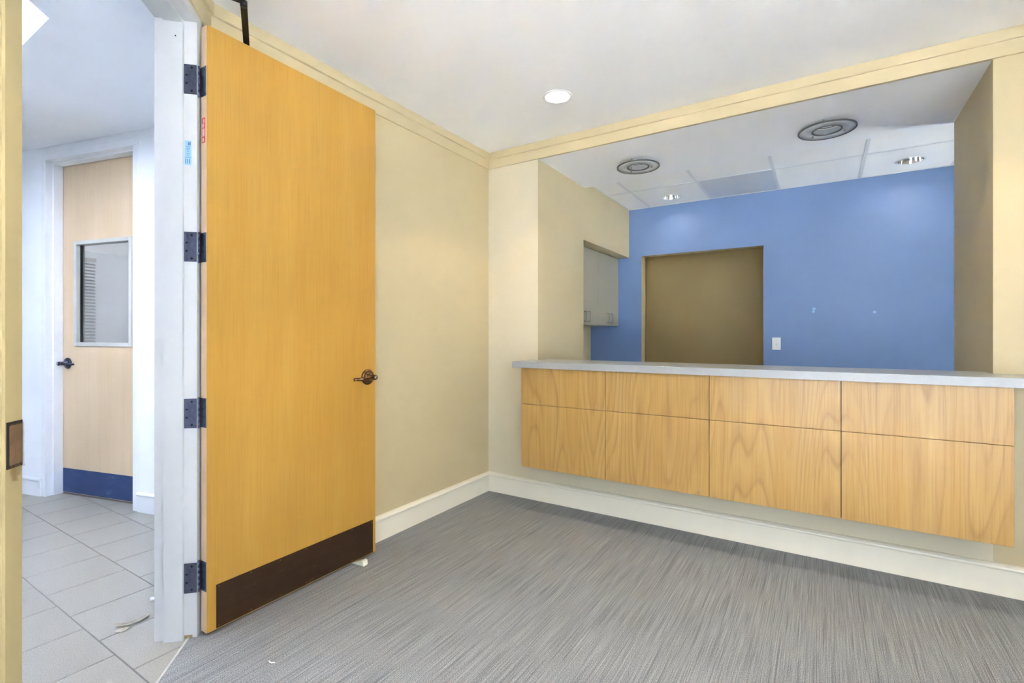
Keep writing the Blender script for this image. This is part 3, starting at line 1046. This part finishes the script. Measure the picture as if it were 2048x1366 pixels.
# ------------------------------------------------------------------ wall cabinets in the alcove
def make_cabinet(y0, y1, label, first=None):
    c = empty('wall_cabinet', (0.0, y0, 1.323))
    tag(c, label, 'cabinet', 'wall cabinets over the back counter')
    w = y1 - y0
    MB().box(0.002, 0.308, 0.002, w - 0.002, 0.0, 0.735).build('body', M['cabinet'], c)
    for k, (a, b) in enumerate(((0.0008, w / 2 - 0.0005), (w / 2 + 0.0005, w - 0.0008))):
        d = MB().box(0.309, 0.328, a, b, 0.0, 0.735, 0.0008).build('door', M['cabinet'], c)
        py = (w / 2 - 0.045) if k == 0 else (w / 2 + 0.045)
        MB().tube([(0.328, py, 0.030), (0.350, py, 0.032), (0.353, py, 0.036), (0.353, py, 0.120), (0.350, py, 0.124), (0.328, py, 0.126)], 0.0042, 10).build('handle', M['nickel'], d)
    return c
make_cabinet(0.840, 1.445, 'greige wall cabinet half hidden behind the beige wall end')
make_cabinet(1.447, 2.014, 'greige wall cabinet touching the blue wall')

# light switch on the blue wall
sw = empty('light_switch', (1.861, YB, 1.144))
tag(sw, 'white toggle switch plate on the blue wall beside the opening', 'switch')
MB().box(-0.035, 0.035, -0.006, 0.0, -0.057, 0.057, 0.003, seg=2).build('cover_plate', M['plastic'], sw)
m = MB().box(-0.005, 0.005, -0.0065, -0.005, -0.012, 0.012)
m.build('toggle_slot', M['sash'], sw)
m = MB().box(-0.0035, 0.0035, -0.018, -0.004, 0.000, 0.009, 0.001)
m.build('toggle', M['plastic'], sw)
for zz in (-0.030, 0.030):
    MB().lathe([(0, -0.0072), (0.0022, -0.007), (0.003, -0.006)], (0, 0, zz), 'Y', 10).build('screw', M['sash'], sw)

# ------------------------------------------------------------------ ceiling lamps
def spot(name, loc, power, color, size=108, blend=0.2, rad=0.05):
    d = bpy.data.lights.new(name, 'SPOT')
    d.energy = power
    d.color = color
    d.spot_size = math.radians(size)
    d.spot_blend = blend
    d.shadow_soft_size = rad
    o = bpy.data.objects.new(name, d)
    COL.objects.link(o)
    o.location = loc
    return o

def downlight(x, y, label):
    t = empty('downlight', (x, y, H))
    tag(t, label, 'ceiling light', 'lit downlights in the lobby ceiling')
    MB().lathe([(0.074, 0.0), (0.088, -0.001), (0.090, -0.004), (0.084, -0.006), (0.073, -0.004), (0.072, 0.0)], n=48).build('trim_ring', M['trimwhite'], t)
    MB().lathe([(0.0, -0.0025), (0.05, -0.0025), (0.073, -0.0025)], n=48).build('lens', M['lamp'], t)
    s = spot('downlight_lamp', (0, 0, -0.02), LAMP_POWER, LAMP_COLOR)
    s.parent = t

downlight(0.893, -0.557, 'round lit downlight in the ceiling nearest the open door')
downlight(2.60, -0.64, 'round lit downlight at the top edge above the counter')
downlight(1.75, -2.45, 'round lit downlight overhead near the viewer')
downlight(3.3, -2.45, 'round lit downlight overhead towards the right wall')
downlight(2.6, -4.0, 'round lit downlight behind the viewer')

def ring_light(x, y, label):
    t = empty('ring_downlight', (x, y, ZS))
    tag(t, label, 'ceiling light', 'ringed downlights in the soffit')
    MB().lathe([(0.058, 0.0), (0.078, -0.001), (0.080, -0.004), (0.074, -0.006), (0.060, -0.004), (0.058, 0.0)], n=40).build('trim_ring', M['trimwhite'], t)
    MB().lathe([(0.058, -0.002), (0.050, 0.0005), (0.02, 0.0008), (0, 0.0008)], n=40).build('reflector', M['chrome'], t)
    z = -0.034
    MB().lathe([(0.082, z), (0.150, z), (0.150, z - 0.0015), (0.082, z - 0.0015), (0.082, z)], n=64).build('mesh_ring', M['ringmesh'], t)
    MB().lathe([(0.148, z + 0.003), (0.157, z + 0.003), (0.157, z - 0.004), (0.148, z - 0.004), (0.148, z + 0.003)], n=64).build('outer_rim', M['ringdark'], t)
    MB().lathe([(0.074, z + 0.003), (0.083, z + 0.003), (0.083, z - 0.004), (0.074, z - 0.004), (0.074, z + 0.003)], n=64).build('inner_rim', M['ringdark'], t)
    for k in range(3):
        a = math.radians(20 + 120 * k)
        c = (0.098 * math.cos(a), 0.098 * math.sin(a), 0)
        MB().lathe([(0, z - 0.012), (0.004, z - 0.012), (0.004, -0.0005), (0, -0.0005)], c, n=10).build('standoff', M['chrome'], t)

ring_light(1.049, 0.470, 'unlit downlight with dark-rimmed mesh ring nearer the left wall')
ring_light(2.250, 0.440, 'unlit downlight with dark-rimmed mesh ring nearer the right pillar')

def can_light(x, y, label):
    t = empty('recessed_can', (x, y, ZT + 0.003))
    tag(t, label, 'ceiling light', 'recessed cans in the tile ceiling')
    MB().lathe([(0.080, -0.0005), (0.094, -0.0015), (0.095, -0.004), (0.090, -0.006), (0.080, -0.004), (0.080, -0.0005)], n=40).build('trim_ring', M['trimwhite'], t)
    m = MB().lathe([(0.080, -0.004), (0.074, 0.03), (0.062, 0.07), (0.045, 0.10), (0.0, 0.105)], n=40)
    m.build('reflector', M['chrome'], t, recalc=False)
    MB().lathe([(0, 0.07), (0.02, 0.072), (0.027, 0.085), (0.02, 0.098), (0, 0.10)], n=20).build('bulb', M['lampoff'], t)
    s = spot('recessed_can_lamp', (0, 0, -0.012), CAN_POWER, CAN_COLOR, 160, 1.0, 0.05)
    s.parent = t

can_light(*CANS[0], 'chrome recessed can in the tile ceiling near the wall cabinets')
can_light(*CANS[1], 'chrome recessed can in the tile ceiling beside the right pillar')

# ------------------------------------------------------------------ small things on the floors
m = MB()
pr = [(-0.048, 0.002), (0.030, 0.030), (0.040, 0.026), (0.042, 0.0), (-0.048, 0.0)]
L = [m.bm.verts.new((x, -0.017 + 0.004 * (x < -0.03), z)) for x, z in pr]
Rr = [m.bm.verts.new((x, 0.017 - 0.004 * (x < -0.03), z)) for x, z in pr]
m.bm.faces.new(L); m.bm.faces.new(Rr[::-1])
for i in range(5):
    m.bm.faces.new((L[i], L[(i + 1) % 5], Rr[(i + 1) % 5], Rr[i]))
bmesh.ops.bevel(m.bm, geom=list(m.bm.edges), offset=0.0025, segments=2, affect='EDGES')
o = m.build('door_wedge', M['rubber'], None, (0.140, -1.395, 0.0), math.radians(8))
tag(o, 'small cream rubber wedge on the carpet under the open door', 'door wedge')

def scrap(name, pts, z, label, cat, mat, curl=0.006):
    m = MB()
    n = len(pts)
    c = Vector((sum(p[0] for p in pts) / n, sum(p[1] for p in pts) / n))
    ring = [m.bm.verts.new((p[0] - c.x, p[1] - c.y, z + curl * random.random())) for p in pts]
    mid = m.bm.verts.new((0, 0, z + curl * 0.3))
    for i in range(n):
        m.bm.faces.new((ring[i], ring[(i + 1) % n], mid))
    r = bmesh.ops.solidify(m.bm, geom=list(m.bm.faces), thickness=0.0012)
    o = m.build(name, mat, None, (c.x, c.y, 0.001))
    return tag(o, label, cat)

scrap('peeled_scrap', [(-0.292, -2.322), (-0.262, -2.312), (-0.258, -2.296), (-0.244, -2.268), (-0.250, -2.230), (-0.262, -2.205), (-0.238, -2.224), (-0.226, -2.256), (-0.232, -2.285), (-0.228, -2.298), (-0.250, -2.318), (-0.272, -2.330)], 0.0, 'long curled strip of peeled cream adhesive on the hall tiles', 'scrap', M['paper'], 0.008)
scrap('peeled_scrap', [(-0.243, -2.330), (-0.221, -2.306), (-0.208, -2.300), (-0.196, -2.318), (-0.200, -2.334), (-0.228, -2.345)], 0.0, 'short stub of peeled cream adhesive on the hall tiles', 'scrap', M['paper'], 0.006)
m = MB()
bmesh.ops.create_icosphere(m.bm, subdivisions=2, radius=0.012)
for v in m.bm.verts:
    v.co = Vector((v.co.x * 1.1, v.co.y * 0.8, max(-0.004, v.co.z * 0.8))) * (0.85 + 0.3 * random.random())
o = m.build('caulk_crumb', M['whitebit'], None, (-0.385, -2.150, 0.005))
tag(o, 'white caulk crumb on the hall tiles by the door frame', 'crumb')
m = MB().tube([(-0.016, 0.006, 0.002), (-0.008, 0.0, 0.003), (0.002, -0.003, 0.003), (0.014, 0.002, 0.0025)], [0.0012, 0.0018, 0.002, 0.001], 8)
o = m.build('lint_thread', M['whitebit'], None, (0.494, -2.110, 0.0), math.radians(20))
tag(o, 'tiny white thread lying on the grey carpet', 'thread')
